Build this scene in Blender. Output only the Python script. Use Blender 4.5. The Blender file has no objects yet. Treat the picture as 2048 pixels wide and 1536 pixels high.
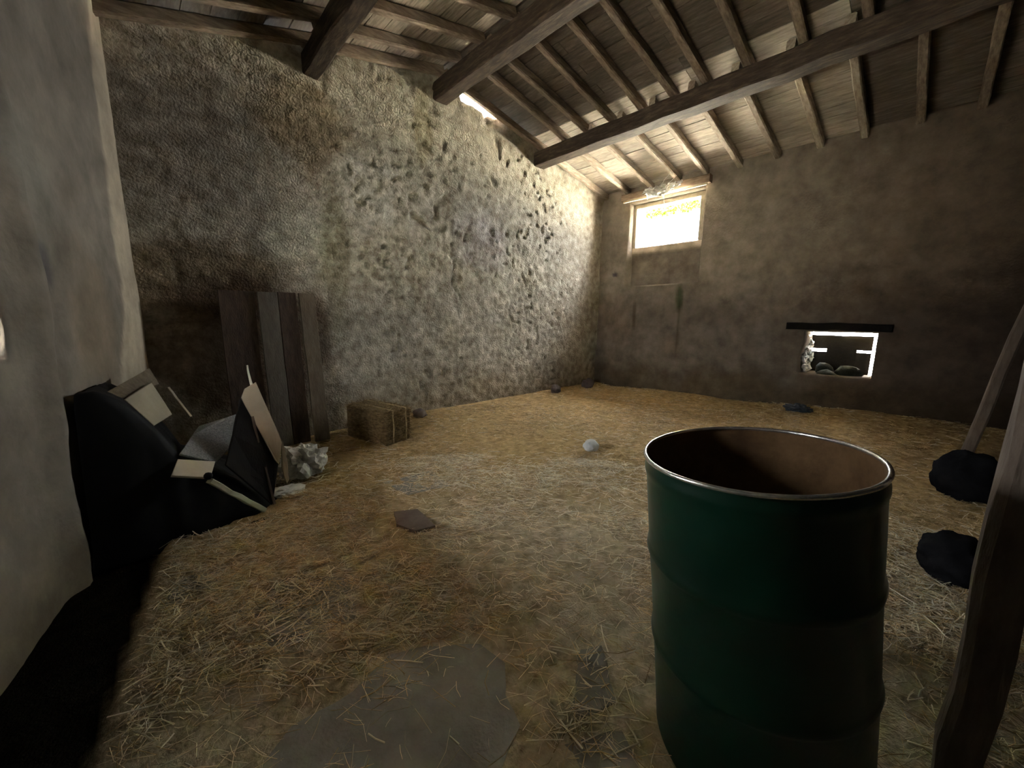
import bpy, bmesh, math, random
import numpy as np
from mathutils import Vector, Matrix
random.seed(7)
RNG = np.random.default_rng(7)
SC = bpy.context.scene
COL = SC.collection

# ------------------------------------------------------------------ camera
cam_d = bpy.data.cameras.new('camera')
cam = bpy.data.objects.new('camera', cam_d); COL.objects.link(cam)
FPX = 777.1
cam_d.sensor_fit = 'HORIZONTAL'; cam_d.sensor_width = 36.0
cam_d.lens = 36.0 * FPX / 2048.0
cam_d.clip_start = 0.03; cam_d.clip_end = 200
_r = Vector((0.72518092, -0.6884566, 0.01183846))
_u = Vector((0.10541972, 0.1280007, 0.98615542))
_f = Vector((0.68044053, 0.71389308, -0.16540056))
m = Matrix(((_r.x, _u.x, -_f.x, 0), (_r.y, _u.y, -_f.y, 0), (_r.z, _u.z, -_f.z, 1.27), (0, 0, 0, 1)))
cam.matrix_world = m
SC.camera = cam

# ------------------------------------------------------------------ world, light, exposure
W = bpy.data.worlds.new('overcast_sky'); SC.world = W
W.use_nodes = True
nt = W.node_tree; nt.nodes.clear()
wo = nt.nodes.new('ShaderNodeOutputWorld'); bg = nt.nodes.new('ShaderNodeBackground')
bg.inputs[0].default_value = (0.95, 0.98, 1.0, 1); bg.inputs[1].default_value = 14.0
nt.links.new(bg.outputs[0], wo.inputs[0])
# overcast sky: three times brighter at the zenith than at the horizon
tcw = nt.nodes.new('ShaderNodeTexCoord'); sx = nt.nodes.new('ShaderNodeSeparateXYZ'); nt.links.new(tcw.outputs['Generated'], sx.inputs[0])
mrw = nt.nodes.new('ShaderNodeMapRange'); mrw.inputs['To Min'].default_value = 7.5; mrw.inputs['To Max'].default_value = 22.5
nt.links.new(sx.outputs['Z'], mrw.inputs['Value']); nt.links.new(mrw.outputs[0], bg.inputs[1])
sun_d = bpy.data.lights.new('sun', 'SUN'); sun_d.energy = 255; sun_d.angle = 0.05; sun_d.color = (1, .96, .9)
sun = bpy.data.objects.new('sun', sun_d); COL.objects.link(sun)
sun.rotation_euler = Vector((0.12, 1.0, -1.35)).to_track_quat('-Z', 'Y').to_euler()

def portal(name, loc, sx, sy, direction):
    d = bpy.data.lights.new(name, 'AREA'); d.shape = 'RECTANGLE'; d.size = sx; d.size_y = sy
    d.cycles.is_portal = True
    o = bpy.data.objects.new(name, d); COL.objects.link(o); o.location = loc
    o.rotation_euler = Vector(direction).to_track_quat('-Z', 'Y').to_euler()
    return o
portal('window_daylight', (6.98, 3.26, 2.92), 1.35, 0.85, (-1, 0, 0))
portal('hatch_daylight', (7.06, 0.76, 0.88), 0.9, 0.75, (-1, 0, 0))
portal('side_window_daylight', (-0.66, 2.26, 1.40), 0.46, 0.66, (0.97, -0.24, 0))

SC.view_settings.view_transform = 'Standard'
SC.view_settings.look = 'None'
SC.view_settings.exposure = 2.95
SC.view_settings.gamma = 1.0
SC.view_settings.use_curve_mapping = False
SC.cycles.use_denoising = True
SC.cycles.max_bounces = 10
SC.cycles.diffuse_bounces = 6
SC.cycles.sample_clamp_indirect = 6.0

# ------------------------------------------------------------------ noise helpers
def _hash(ix, iy, seed):
    h = (ix.astype(np.int64) * 374761393 + iy.astype(np.int64) * 668265263 + seed * 1442695041) & 0x7fffffff
    h = ((h ^ (h >> 13)) * 1274126177) & 0x7fffffff
    h = (h ^ (h >> 16)) & 0xffff
    return h / 65535.0
def vnoise(x, y, seed=0):
    x = np.asarray(x, float); y = np.asarray(y, float)
    ix = np.floor(x); iy = np.floor(y); fx = x - ix; fy = y - iy
    fx = fx * fx * (3 - 2 * fx); fy = fy * fy * (3 - 2 * fy)
    a = _hash(ix, iy, seed); b = _hash(ix + 1, iy, seed); c = _hash(ix, iy + 1, seed); d = _hash(ix + 1, iy + 1, seed)
    return (a * (1 - fx) + b * fx) * (1 - fy) + (c * (1 - fx) + d * fx) * fy
def fbm(x, y, f, seed=0, octaves=4):
    t = 0; amp = 1; s = 0
    for k in range(octaves):
        t = t + amp * (vnoise(np.asarray(x) * f, np.asarray(y) * f, seed + k * 17) - .5) * 2; s += amp; amp *= .55; f *= 2.03
    return t / s
def sstep(a, b, x):
    t = np.clip((np.asarray(x, float) - a) / (b - a), 0, 1); return t * t * (3 - 2 * t)

# ------------------------------------------------------------------ materials
def new_mat(name):
    mt = bpy.data.materials.new(name); mt.use_nodes = True
    n = mt.node_tree; n.nodes.clear()
    out = n.nodes.new('ShaderNodeOutputMaterial'); b = n.nodes.new('ShaderNodeBsdfPrincipled')
    n.links.new(b.outputs[0], out.inputs[0])
    return mt, n, b
def rough_mat(name, cols, scale=6.0, rough=.9, bump=.4, bscale=60.0, stretch=(1, 1, 1), tint=False, island=0.0, spec=.25, metal=0.0, detail=8.0, bdist=.01):
    """colour ramp over noise, optional tint attribute and per-piece variation, bump"""
    mt, n, b = new_mat(name); L = n.links
    tc = n.nodes.new('ShaderNodeTexCoord'); mp = n.nodes.new('ShaderNodeMapping'); mp.inputs['Scale'].default_value = stretch
    L.new(tc.outputs['Object'], mp.inputs[0])
    no = n.nodes.new('ShaderNodeTexNoise'); no.inputs['Scale'].default_value = scale; no.inputs['Detail'].default_value = detail; no.inputs['Roughness'].default_value = .65
    L.new(mp.outputs[0], no.inputs['Vector'])
    cr = n.nodes.new('ShaderNodeValToRGB'); e = cr.color_ramp.elements
    lo, hi = .32, .68
    e[0].position = lo; e[0].color = (*cols[0], 1); e[1].position = hi; e[1].color = (*cols[-1], 1)
    for k, c in enumerate(cols[1:-1]):
        x = e.new(lo + (hi - lo) * (k + 1) / (len(cols) - 1)); x.color = (*c, 1)
    L.new(no.outputs[0], cr.inputs[0]); col = cr.outputs[0]
    if tint:
        at = n.nodes.new('ShaderNodeAttribute'); at.attribute_name = 'tint'
        mx = n.nodes.new('ShaderNodeMixRGB'); mx.blend_type = 'MULTIPLY'; mx.inputs[0].default_value = 1
        L.new(col, mx.inputs[1]); L.new(at.outputs['Color'], mx.inputs[2]); col = mx.outputs[0]
    if island:
        ge = n.nodes.new('ShaderNodeObjectInfo') if island < 0 else n.nodes.new('ShaderNodeNewGeometry')
        src = ge.outputs['Random'] if island < 0 else ge.outputs['Random Per Island']
        mr = n.nodes.new('ShaderNodeMapRange'); a = abs(island)
        mr.inputs['To Min'].default_value = 1 - a; mr.inputs['To Max'].default_value = 1 + a
        L.new(src, mr.inputs['Value'])
        hs = n.nodes.new('ShaderNodeHueSaturation'); L.new(mr.outputs[0], hs.inputs['Value']); L.new(col, hs.inputs['Color']); col = hs.outputs[0]
    L.new(col, b.inputs['Base Color'])
    b.inputs['Roughness'].default_value = rough; b.inputs['Specular IOR Level'].default_value = spec; b.inputs['Metallic'].default_value = metal
    if bump:
        n2 = n.nodes.new('ShaderNodeTexNoise'); n2.inputs['Scale'].default_value = bscale; n2.inputs['Detail'].default_value = 6
        L.new(mp.outputs[0], n2.inputs['Vector'])
        bp = n.nodes.new('ShaderNodeBump'); bp.inputs['Strength'].default_value = bump; bp.inputs['Distance'].default_value = bdist
        L.new(n2.outputs[0], bp.inputs['Height']); L.new(bp.outputs[0], b.inputs['Normal'])
    return mt

M = {}
M['plaster'] = rough_mat('rough_lime_plaster', [(.23, .20, .15), (.40, .365, .29), (.60, .555, .46)], 9, .95, 1.0, 52, tint=True, bdist=.02)
M['plaster_smooth'] = rough_mat('brown_lime_render', [(.15, .125, .10), (.22, .187, .15), (.29, .25, .205)], 4, .95, .55, 45, tint=True)
M['plaster_left'] = rough_mat('grey_lime_render', [(.26, .245, .22), (.36, .34, .31), (.46, .44, .40)], 3, .95, .5, 30, tint=True)
M['earth_floor'] = rough_mat('chaff_strewn_earth', [(.30, .245, .165), (.50, .42, .285), (.68, .58, .42)], 14, 1.0, .9, 110, tint=True, bdist=.015, spec=0)
M['slab'] = rough_mat('grey_slab_stone', [(.24, .23, .20), (.31, .30, .265), (.38, .37, .33)], 5, .85, .35, 70)
M['straw'] = rough_mat('dry_straw', [(.58, .48, .31), (.80, .70, .50), (.92, .86, .70)], 20, .6, 0, island=.5, spec=.4)
M['gold_straw'] = rough_mat('golden_straw', [(.38, .265, .12), (.56, .42, .215), (.76, .61, .36)], 20, .6, 0, island=.5, spec=.4)
M['bale_straw'] = rough_mat('dark_bale_straw', [(.12, .08, .035), (.24, .17, .08), (.40, .30, .16)], 20, .7, 0, island=.4)
M['pale_straw'] = rough_mat('bleached_straw', [(.70, .62, .45), (.85, .79, .62)], 20, .5, 0, island=.25, spec=.5)
M['roof_board'] = rough_mat('limewashed_board_lit', [(.30, .255, .205), (.45, .395, .325), (.58, .52, .44)], 5, .9, .4, 40, stretch=(6, 1, 6), island=-.16)  # pale copy for the bay where window light falls
M['roof_board_dark'] = rough_mat('brown_roof_board_shaded', [(.065, .05, .038), (.105, .083, .064), (.16, .13, .10)], 5, .9, .4, 40, stretch=(6, 1, 6), island=-.16)  # shaded copy of the boards; shade painted into the colour
M['roof_board_mid'] = rough_mat('roof_board_half_lit', [(.13, .105, .08), (.23, .19, .145), (.34, .29, .225)], 5, .9, .4, 40, stretch=(6, 1, 6), island=-.16)  # middle copy, half-lit tone painted into the colour
M['rafter_pale'] = rough_mat('rafter_lit', [(.24, .19, .145), (.36, .30, .235), (.47, .40, .32)], 7, .85, .45, 30, stretch=(1, 6, 6), island=-.15)  # lit copy of the rafters; window light painted into the colour
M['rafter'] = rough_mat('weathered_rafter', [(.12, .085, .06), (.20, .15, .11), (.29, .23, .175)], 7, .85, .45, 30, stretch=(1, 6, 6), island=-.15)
M['beam'] = rough_mat('old_dark_beam', [(.028, .019, .014), (.052, .036, .026), (.10, .073, .052)], 6, .85, .5, 26, stretch=(6, 1, 6))
M['lintel'] = rough_mat('brown_lintel_wood', [(.15, .10, .065), (.24, .17, .115), (.33, .25, .18)], 6, .85, .4, 30, stretch=(5, 1, 5))
M['pale_wood'] = rough_mat('pale_batten_wood', [(.50, .42, .28), (.66, .57, .40)], 8, .7, .2, 40)
M['frame'] = rough_mat('window_frame_wood', [(.25, .21, .16), (.38, .33, .26)], 8, .8, .3, 40)
M['stone'] = rough_mat('grey_field_stone', [(.20, .19, .175), (.30, .285, .26), (.42, .40, .37)], 6, .9, .6, 30, tint=False, island=-.2)
M['deck'] = rough_mat('roof_tile_layer', [(.10, .06, .04), (.2, .11, .07)], 6, .95, .2)
M['hay'] = rough_mat('compressed_hay', [(.09, .06, .025), (.20, .135, .06), (.34, .24, .12)], 22, .95, 1.0, 90, stretch=(1, 1, 3), bdist=.02)
M['twine'] = rough_mat('bale_twine', [(.42, .30, .16), (.5, .38, .2)], 20, .8, 0)
M['board_dark'] = rough_mat('reddish_brown_board', [(.055, .038, .028), (.11, .08, .06)], 7, .85, .4, 30, stretch=(6, 6, 1))
M['board_grey'] = rough_mat('greyed_board', [(.115, .10, .08), (.18, .16, .13)], 7, .85, .4, 30, stretch=(6, 6, 1))
M['board_brown'] = rough_mat('brown_board', [(.10, .078, .052), (.18, .145, .10)], 7, .85, .4, 30, stretch=(6, 6, 1))
M['flat_black'] = rough_mat('flat_black_surface', [(.006, .006, .006), (.012, .012, .012)], 5, .6, .2, 12, spec=.1)
M['black_wood'] = rough_mat('blackened_wood', [(.005, .004, .0035), (.011, .009, .007)], 9, .9, .3, 40, stretch=(4, 1, 1))
M['strip_black'] = rough_mat('near_black_floor', [(.008, .006, .005), (.018, .013, .010)], 9, .9, .6, 40)
M['card'] = rough_mat('tan_cardboard', [(.25, .205, .14), (.32, .265, .185)], 4, .85, .15, 60)
M['card_beige'] = rough_mat('beige_board', [(.30, .26, .18), (.38, .335, .245)], 4, .85, .2, 60)
M['grey_mesh'] = rough_mat('grey_speckled_panel', [(.12, .13, .13), (.28, .29, .29)], 120, .8, .3, 150, detail=2)
M['cream'] = rough_mat('cream_painted_board', [(.52, .49, .38), (.64, .61, .50)], 6, .7, .15, 40)
M['greenish_bar'] = rough_mat('pale_greenish_batten', [(.40, .42, .30), (.50, .52, .40)], 6, .7, .15, 40)
M['rag'] = rough_mat('crumpled_white_sheet', [(.55, .54, .46), (.82, .82, .78)], 9, .7, .5, 30)
M['web'] = rough_mat('dusty_cobweb', [(.72, .72, .70), (.88, .88, .86)], 20, .8, .3, 60)
M['drum_green'] = rough_mat('green_drum_paint', [(.0022, .017, .009), (.003, .024, .013), (.004, .031, .018)], 4, .28, .10, 18, spec=.5)
M['rust'] = rough_mat('rusty_drum_inside', [(.060, .030, .012), (.10, .055, .022), (.14, .08, .035)], 7, .85, .4, 40)
M['rim'] = rough_mat('worn_bare_metal', [(.45, .42, .36), (.88, .87, .84)], 14, .22, .2, 60, metal=.9, spec=.5)
M['post'] = rough_mat('rough_post_wood', [(.11, .08, .06), (.20, .155, .12)], 5, .85, .7, 18, stretch=(4, 4, 1))
M['sack'] = rough_mat('black_sacking', [(.008, .008, .009), (.016, .016, .018)], 8, 1.0, .4, 30, spec=0)
M['blue_cloth'] = rough_mat('dark_blue_cloth', [(.025, .03, .042), (.06, .07, .09)], 9, .8, .4, 40)
M['pebble'] = rough_mat('pale_grey_stone', [(.40, .41, .40), (.62, .63, .61)], 8, .8, .5, 30)
M['brown_plate'] = rough_mat('brown_flat_stone', [(.13, .10, .085), (.20, .16, .14)], 8, .85, .4, 40)
M['grass'] = rough_mat('outside_dry_grass', [(.27, .26, .21), (.36, .345, .28)], 4, .9, .4, 30)
M['leaf'] = rough_mat('bright_leaves', [(.045, .13, .0015), (.08, .19, .003)], 12, .6, 0, island=.3)
M['sill_dark'] = rough_mat('near_black_stone', [(.012, .014, .008), (.025, .028, .018)], 12, .95, .5, 60)

# ------------------------------------------------------------------ object helpers
def link(o, parent=None):
    COL.objects.link(o)
    if parent is not None: o.parent = parent
    return o
def mesh_obj(name, verts, faces, mat, parent=None, smooth=False, tint=None):
    me = bpy.data.meshes.new(name)
    me.from_pydata([tuple(v) for v in verts], [], [tuple(f) for f in faces]); me.update()
    if mat is not None: me.materials.append(mat)
    if smooth: me.polygons.foreach_set('use_smooth', [True] * len(me.polygons))
    if tint is not None:
        at = me.color_attributes.new('tint', 'FLOAT_COLOR', 'POINT')
        c = np.ones((len(verts), 4), np.float32); c[:, :3] = tint
        at.data.foreach_set('color', c.ravel())
    return link(bpy.data.objects.new(name, me), parent)
def tag(o, label=None, cat=None, group=None, kind=None):
    if label: o['label'] = label
    if cat: o['category'] = cat
    if group: o['group'] = group
    if kind: o['kind'] = kind
    return o
def empty(name, loc=(0, 0, 0), rz=0):
    o = bpy.data.objects.new(name, None); o.empty_display_size = .1
    o.location = loc; o.rotation_euler = (0, 0, rz); return link(o)

def bar_mesh(name, p0, p1, w, h, up=(0, 0, 1), segs=6, wob=.004, seed=0, taper=1.0, bev=.12, bow=0.0):
    """hewn timber from p0 to p1: chamfered section, w across and h along 'up', slightly uneven"""
    p0 = Vector(p0); p1 = Vector(p1); d = (p1 - p0).normalized(); up = Vector(up)
    s = d.cross(up).normalized(); u = s.cross(d).normalized()
    rn = random.Random(seed)
    c = min(w, h) * bev
    sec = [(-w / 2 + c, -h / 2), (w / 2 - c, -h / 2), (w / 2, -h / 2 + c), (w / 2, h / 2 - c), (w / 2 - c, h / 2), (-w / 2 + c, h / 2), (-w / 2, h / 2 - c), (-w / 2, -h / 2 + c)]
    vs = []
    for i in range(segs + 1):
        t = i / segs; k = 1 + (taper - 1) * t
        o = p0.lerp(p1, t) + s * rn.uniform(-wob, wob) + u * (rn.uniform(-wob, wob) + bow * math.sin(math.pi * t))
        for a, b in sec:
            vs.append(o + s * (a * k + rn.uniform(-wob, wob) * .5) + u * (b * k + rn.uniform(-wob, wob) * .5))
    fs = []
    n = len(sec)
    for i in range(segs):
        for j in range(n):
            fs.append((i * n + j, i * n + (j + 1) % n, (i + 1) * n + (j + 1) % n, (i + 1) * n + j))
    fs.append(tuple(range(n - 1, -1, -1))); fs.append(tuple(segs * n + j for j in range(n)))
    return vs, fs
def bar(name, p0, p1, w, h, mat, parent=None, **k):
    """object placed at p0, mesh in local coordinates"""
    p0 = Vector(p0); p1 = Vector(p1)
    vs, fs = bar_mesh(name, (0, 0, 0), p1 - p0, w, h, **k)
    o = mesh_obj(name, vs, fs, mat, parent); o.location = p0
    return o
def lump(name, loc, r, mat, parent=None, seed=0, sub=3, rough=.25, freq=2.0, smooth=True, flat=None, rz=0):
    bm = bmesh.new(); bmesh.ops.create_icosphere(bm, subdivisions=sub, radius=1)
    from mathutils import noise
    off = Vector((seed * 3.7, seed * 1.3, seed * 7.1))
    for v in bm.verts:
        n = noise.noise(v.co * freq + off) + .5 * noise.noise(v.co * freq * 2.3 + off)
        v.co *= 1 + rough * n
        v.co.x *= r[0]; v.co.y *= r[1]; v.co.z *= r[2]
        if flat is not None and v.co.z < -flat * r[2]: v.co.z = -flat * r[2]
    me = bpy.data.meshes.new(name); bm.to_mesh(me); bm.free(); me.materials.append(mat)
    if smooth: me.polygons.foreach_set('use_smooth', [True] * len(me.polygons))
    o = bpy.data.objects.new(name, me); o.location = loc; o.rotation_euler = (0, 0, rz)
    return link(o, parent)
def slab_poly(name, pts, th, mat, parent=None, normal=None, rough=0.0, seed=0):
    """thick flat piece from a 3-D outline, extruded against its normal; outline edges slightly uneven"""
    P = [Vector(p) for p in pts]; o0 = P[0].copy()
    rn = random.Random(seed)
    n = Vector((0, 0, 0))
    for i in range(len(P)): n += (P[i] - o0).cross(P[(i + 1) % len(P)] - o0)
    n.normalize()
    Q = []
    for i in range(len(P)):
        a, b = P[i], P[(i + 1) % len(P)]; k = max(1, int((b - a).length / .06)) if rough else 1
        for j in range(k):
            q = a.lerp(b, j / k)
            if rough: q = q + Vector((rn.uniform(-rough, rough), rn.uniform(-rough, rough), rn.uniform(-rough, rough) * .2))
            Q.append(q - o0)
    c = sum(Q, Vector()) / len(Q); N = len(Q)
    vs = [q for q in Q] + [q - n * th for q in Q]
    ins = [c + (q - c) * .97 + n * min(.002, th * .2) for q in Q]
    vs += ins
    fs = [tuple(range(2 * N, 3 * N)), tuple(range(2 * N - 1, N - 1, -1))]
    for i in range(N):
        j = (i + 1) % N
        fs.append((i, N + i, N + j, j)); fs.append((2 * N + i, i, j, 2 * N + j))
    o = mesh_obj(name, vs, fs, mat, parent); o.location = o0
    return o

def wall_from_grid(name, U, V, pos, holes, thick_vec, mat, tintf=None, dispf=None, mat_parent=None):
    """U,V 1-D grids; pos(u,v)->xyz arrays; holes=[(u0,u1,v0,v1)]; displaced along normal_in; rim extruded by thick_vec"""
    uu, vv = np.meshgrid(U, V, indexing='ij'); nu, nv = uu.shape
    P = pos(uu.ravel(), vv.ravel())
    if dispf is not None: P = P + dispf(uu.ravel(), vv.ravel())
    keep = np.ones((nu - 1, nv - 1), bool)
    uc = (U[:-1] + U[1:]) / 2; vc = (V[:-1] + V[1:]) / 2
    for h in holes:
        keep &= ~(((uc > h[0]) & (uc < h[1]))[:, None] & ((vc > h[2]) & (vc < h[3]))[None, :])
    idx = np.arange(nu * nv).reshape(nu, nv)
    ii, jj = np.nonzero(keep)
    F = np.stack([idx[ii, jj], idx[ii + 1, jj], idx[ii + 1, jj + 1], idx[ii, jj + 1]], 1)
    t = tintf(uu.ravel(), vv.ravel()) if tintf is not None else None
    # rim
    from collections import Counter
    ed = np.concatenate([F[:, [0, 1]], F[:, [1, 2]], F[:, [2, 3]], F[:, [3, 0]]])
    key = np.sort(ed, 1); k = key[:, 0].astype(np.int64) * (nu * nv) + key[:, 1]
    un, inv, cnt = np.unique(k, return_inverse=True, return_counts=True)
    be = ed[cnt[inv] == 1]
    rim = np.unique(be); mp = {int(v): i for i, v in enumerate(rim)}
    back = P[rim] + np.array(thick_vec)
    base = len(P)
    verts = np.concatenate([P, back])
    RF = [(b, a, base + mp[int(a)], base + mp[int(b)]) for a, b in be.tolist()]
    if t is not None: t = np.concatenate([t, t[rim]])
    o = mesh_obj(name, verts.tolist(), F.tolist() + RF, mat, mat_parent, smooth=True, tint=t)
    return o
def grid_lines(a, b, step, extra=()):
    g = list(np.arange(a, b + step * .5, step)); g[-1] = b
    for e in extra:
        k = int(np.argmin([abs(x - e) for x in g])); g[k] = e
    return np.array(sorted(set(g)))

# ================================================================== ROOM
XE = 6.514      # inner face of the eave wall with the window
YG = 4.42       # inner face of the gable wall
YB = -3.2       # back wall behind the camera
RIDGE = 2.94
def rafter_bottom(x):
    x = np.asarray(x, float)
    r = 3.45 + .185 * (6.51 - x)
    zr = 3.45 + .185 * (6.51 - RIDGE)
    l = zr - .225 * (RIDGE - x)
    zl = zr - .225 * (RIDGE - 1.45)
    ll = zl - .30 * (1.45 - x)
    return np.where(x >= RIDGE, r, np.where(x >= 1.45, l, ll))
RH = .10   # rafter height
def board_under(x): return rafter_bottom(x) + RH

# ---- gable wall
def gable_top(x):
    t = board_under(x) - .015 + .012 * fbm(x, 0 * x, 6, 3)
    g = sstep(3.18, 3.26, x) * (1 - sstep(3.80, 3.92, x))
    t = t - g * (t - (3.995 - .08 * (x - 3.28)) + .03 * fbm(x, 0 * x + 3, 9, 5) + .01)
    return t
UG = grid_lines(-.15, 6.62, .019); VG = np.linspace(0, 1, 215)
def g_pos(u, v):
    z = -.1 + v * (gable_top(u) + .1)
    return np.stack([u, 0 * u + YG, z], 1)
def g_z(u, v): return -.1 + v * (gable_top(u) + .1)
def spot(u, z, cu, cz, ru, rz, soft=.5, seed=0):
    d = np.sqrt(((u - cu) / ru) ** 2 + ((z - cz) / rz) ** 2) + .35 * fbm(u, z, 3.5, seed, 3)
    return 1 - sstep(1 - soft, 1 + soft * .3, d)
def g_disp(u, v):
    z = g_z(u, v)
    zone = sstep(1.2, 2.4, u) * (1 - sstep(4.9, 5.7, u)) * (1 - .55 * sstep(2.3, 3.3, z))
    d = .035 * fbm(u, z, .9, 11, 3) + .014 * fbm(u, z, 4, 12, 3) * (.35 + .65 * zone)
    d += (.004 + .015 * zone) * fbm(u, z, 17, 13, 4)
    ridge = 1 - np.abs(fbm(u * 1.0, z * .8, 5.5, 14, 3)) * 2.6
    d += -.007 * zone * np.clip(ridge, 0, 1) ** 3
    pit = sstep(.74, .84, vnoise(u * 14, z * 14, 15)) * sstep(.38, .55, vnoise(u * 2.2, z * 2.2, 16))
    d += -.034 * pit * np.clip(zone + .25, 0, 1)
    # fallen render: a stepped patch and a vertical crack near the bright end
    d += .016 * spot(u, z, 3.5, 2.2, .55, .65, .35, 21) - .018 * spot(u, z, 4.25, 1.95, .4, .55, .3, 22)
    cr = np.abs(u - (4.42 + .10 * fbm(z, 0 * z, 3, 23) + .25 * (2.1 - z))) 
    d += -.03 * (1 - sstep(.008, .024, cr)) * sstep(.35, .6, vnoise(u * 6, z * 9, 26)) * sstep(1.7, 1.85, z) * (1 - sstep(2.5, 2.7, z))
    cr2 = np.abs(u - (3.12 + .12 * fbm(z, 0 * z, 4, 24)))
    d += -.025 * (1 - sstep(.008, .022, cr2)) * sstep(1.45, 1.55, z) * (1 - sstep(2.0, 2.1, z))
    d = d * np.clip((6.55 - u) / .25, 0, 1)
    o = np.zeros((len(u), 3)); o[:, 1] = -d
    return o
def g_tint(u, v):
    z = g_z(u, v)
    b = 1 + .22 * fbm(u, z, 1.3, 31, 4) + .16 * fbm(u, z, 9, 32, 3)
    t = np.stack([b, b, b], 1)
    def mixc(mask, c): 
        nonlocal t; t = t * (1 - mask[:, None]) + t * np.array(c) * mask[:, None]
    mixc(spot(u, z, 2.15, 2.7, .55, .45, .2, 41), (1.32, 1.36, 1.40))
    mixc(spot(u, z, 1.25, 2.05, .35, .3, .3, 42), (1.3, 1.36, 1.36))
    mixc(spot(u, z, 3.6, 2.3, .5, .45, .4, 43), (.86, .85, .95))
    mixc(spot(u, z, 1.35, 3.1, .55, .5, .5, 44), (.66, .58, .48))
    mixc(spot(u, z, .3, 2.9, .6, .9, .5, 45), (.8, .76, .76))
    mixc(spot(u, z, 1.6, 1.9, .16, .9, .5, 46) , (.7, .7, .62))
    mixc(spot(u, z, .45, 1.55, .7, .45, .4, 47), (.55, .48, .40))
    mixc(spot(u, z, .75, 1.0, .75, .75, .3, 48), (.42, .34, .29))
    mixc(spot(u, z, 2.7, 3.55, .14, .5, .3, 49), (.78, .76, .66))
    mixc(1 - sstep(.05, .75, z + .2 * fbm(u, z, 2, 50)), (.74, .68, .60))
    mixc(sstep(4.3, 5.6, u), (.84, .82, .82))  # window end toned down in the colour against the strong light
    return np.clip(t, .1, 1.7)
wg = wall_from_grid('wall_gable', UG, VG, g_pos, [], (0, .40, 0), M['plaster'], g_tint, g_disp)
tag(wg, 'pitted rough lime plaster gable wall at the back', kind='structure')

# ---- eave wall (window and hatch)
WIN = (2.575, 3.855, 1.88, 3.29)
HAT = (.385, 1.118, .58, 1.165)
UE = grid_lines(YB - .1, YG + .25, .032, [WIN[0], WIN[1], HAT[0], HAT[1]])
VE = grid_lines(-.1, 3.555, .032, [WIN[2], WIN[3], HAT[2], HAT[3]])
def e_pos(u, v): return np.stack([0 * u + XE, u, v], 1)
def e_disp(u, v):
    d = .03 * fbm(u, v, .8, 61, 3) + .014 * fbm(u, v, 5, 62, 3) + .005 * fbm(u, v, 18, 63, 2)
    d += .04 * (1 - sstep(.0, .9, v)) + .02 * spot(u, v, 4.15, 1.0, .3, .9, .2, 66)
    lo = (1 - sstep(.15, .9, v)); d += lo * .03 * fbm(u, v, 6, 64, 3)
    o = np.zeros((len(u), 3)); o[:, 0] = -d
    # ragged jambs of the low hatch
    near = np.exp(-(((u - HAT[1]) / .10) ** 2)) * ((v > HAT[2] - .03) & (v < HAT[3] - .03))
    o[:, 1] += near * .05 * fbm(u, v, 9, 65, 3)
    return o
def e_tint(u, v):
    b = 1 + .16 * fbm(u, v, 1.5, 71, 4) + .08 * fbm(u, v, 9, 72, 3)
    t = np.stack([b, b, b], 1)
    def mixc(mask, c):
        nonlocal t; t = t * (1 - mask[:, None]) + t * np.array(c) * mask[:, None]
    mixc(spot(u, v, 2.86, 1.66, .075, .24, .5, 73), (.34, .46, .30))
    mixc(spot(u, v, 2.84, 1.2, .04, .5, .6, 74), (.6, .6, .5))
    mixc(spot(u, v, 3.66, 1.35, .04, .3, .6, 75), (.6, .58, .5))
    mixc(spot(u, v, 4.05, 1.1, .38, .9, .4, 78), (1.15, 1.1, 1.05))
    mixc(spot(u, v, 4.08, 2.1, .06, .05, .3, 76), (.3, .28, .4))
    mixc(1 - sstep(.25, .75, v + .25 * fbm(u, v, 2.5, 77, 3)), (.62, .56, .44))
    mixc(1 - sstep(.2, 2.2, u), (.58, .52, .47)); mixc(1 - sstep(-1.0, .8, u), (.45, .41, .40))  # near end of the wall darkened; shade painted into the tint
    return np.clip(t, .08, 1.6)
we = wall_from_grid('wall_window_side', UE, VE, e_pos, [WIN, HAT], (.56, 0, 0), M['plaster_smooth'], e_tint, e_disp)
tag(we, 'brown rendered side wall with a high window niche and a low hatch', kind='structure')

# ---- left wall: from the corner with the gable towards the camera, with the side window opening
A = Vector((.02, 4.42)); B = Vector((-.455, 2.19)); ld = (B - A).normalized(); ln = Vector((-ld.y, ld.x))  # ln: towards outside?
if ln.x > 0: ln = -ln
LL = 7.9
SW = (1.99, 2.42, 1.09, 1.72)       # along-wall distance and height of the side window
UL = grid_lines(-.15, LL, .04, [SW[0], SW[1]]); VL = grid_lines(-.5, 3.5, .04, [SW[2], SW[3]])
def l_top(u):
    return 3.42 + 0 * u - .05 * sstep(0, 3, u)
def l_pos(u, v):
    return np.stack([A.x + ld.x * u, A.y + ld.y * u, v], 1)
def l_disp(u, v):
    d = .03 * fbm(u, v, .8, 81, 3) + .012 * fbm(u, v, 4, 82, 3) + .004 * fbm(u, v, 15, 83, 2)
    d = d * np.clip((u + .05) / .3, 0.3, 1)
    # plaster swells in a soft vertical ridge beside the side window
    d += .05 * np.exp(-((u - 1.72 - .06 * (1.2 - v)) / .07) ** 2) * (1 - sstep(2.0, 2.6, v))
    o = np.zeros((len(u), 3)); o[:, 0] = -ln.x * d; o[:, 1] = -ln.y * d
    return o
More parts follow.
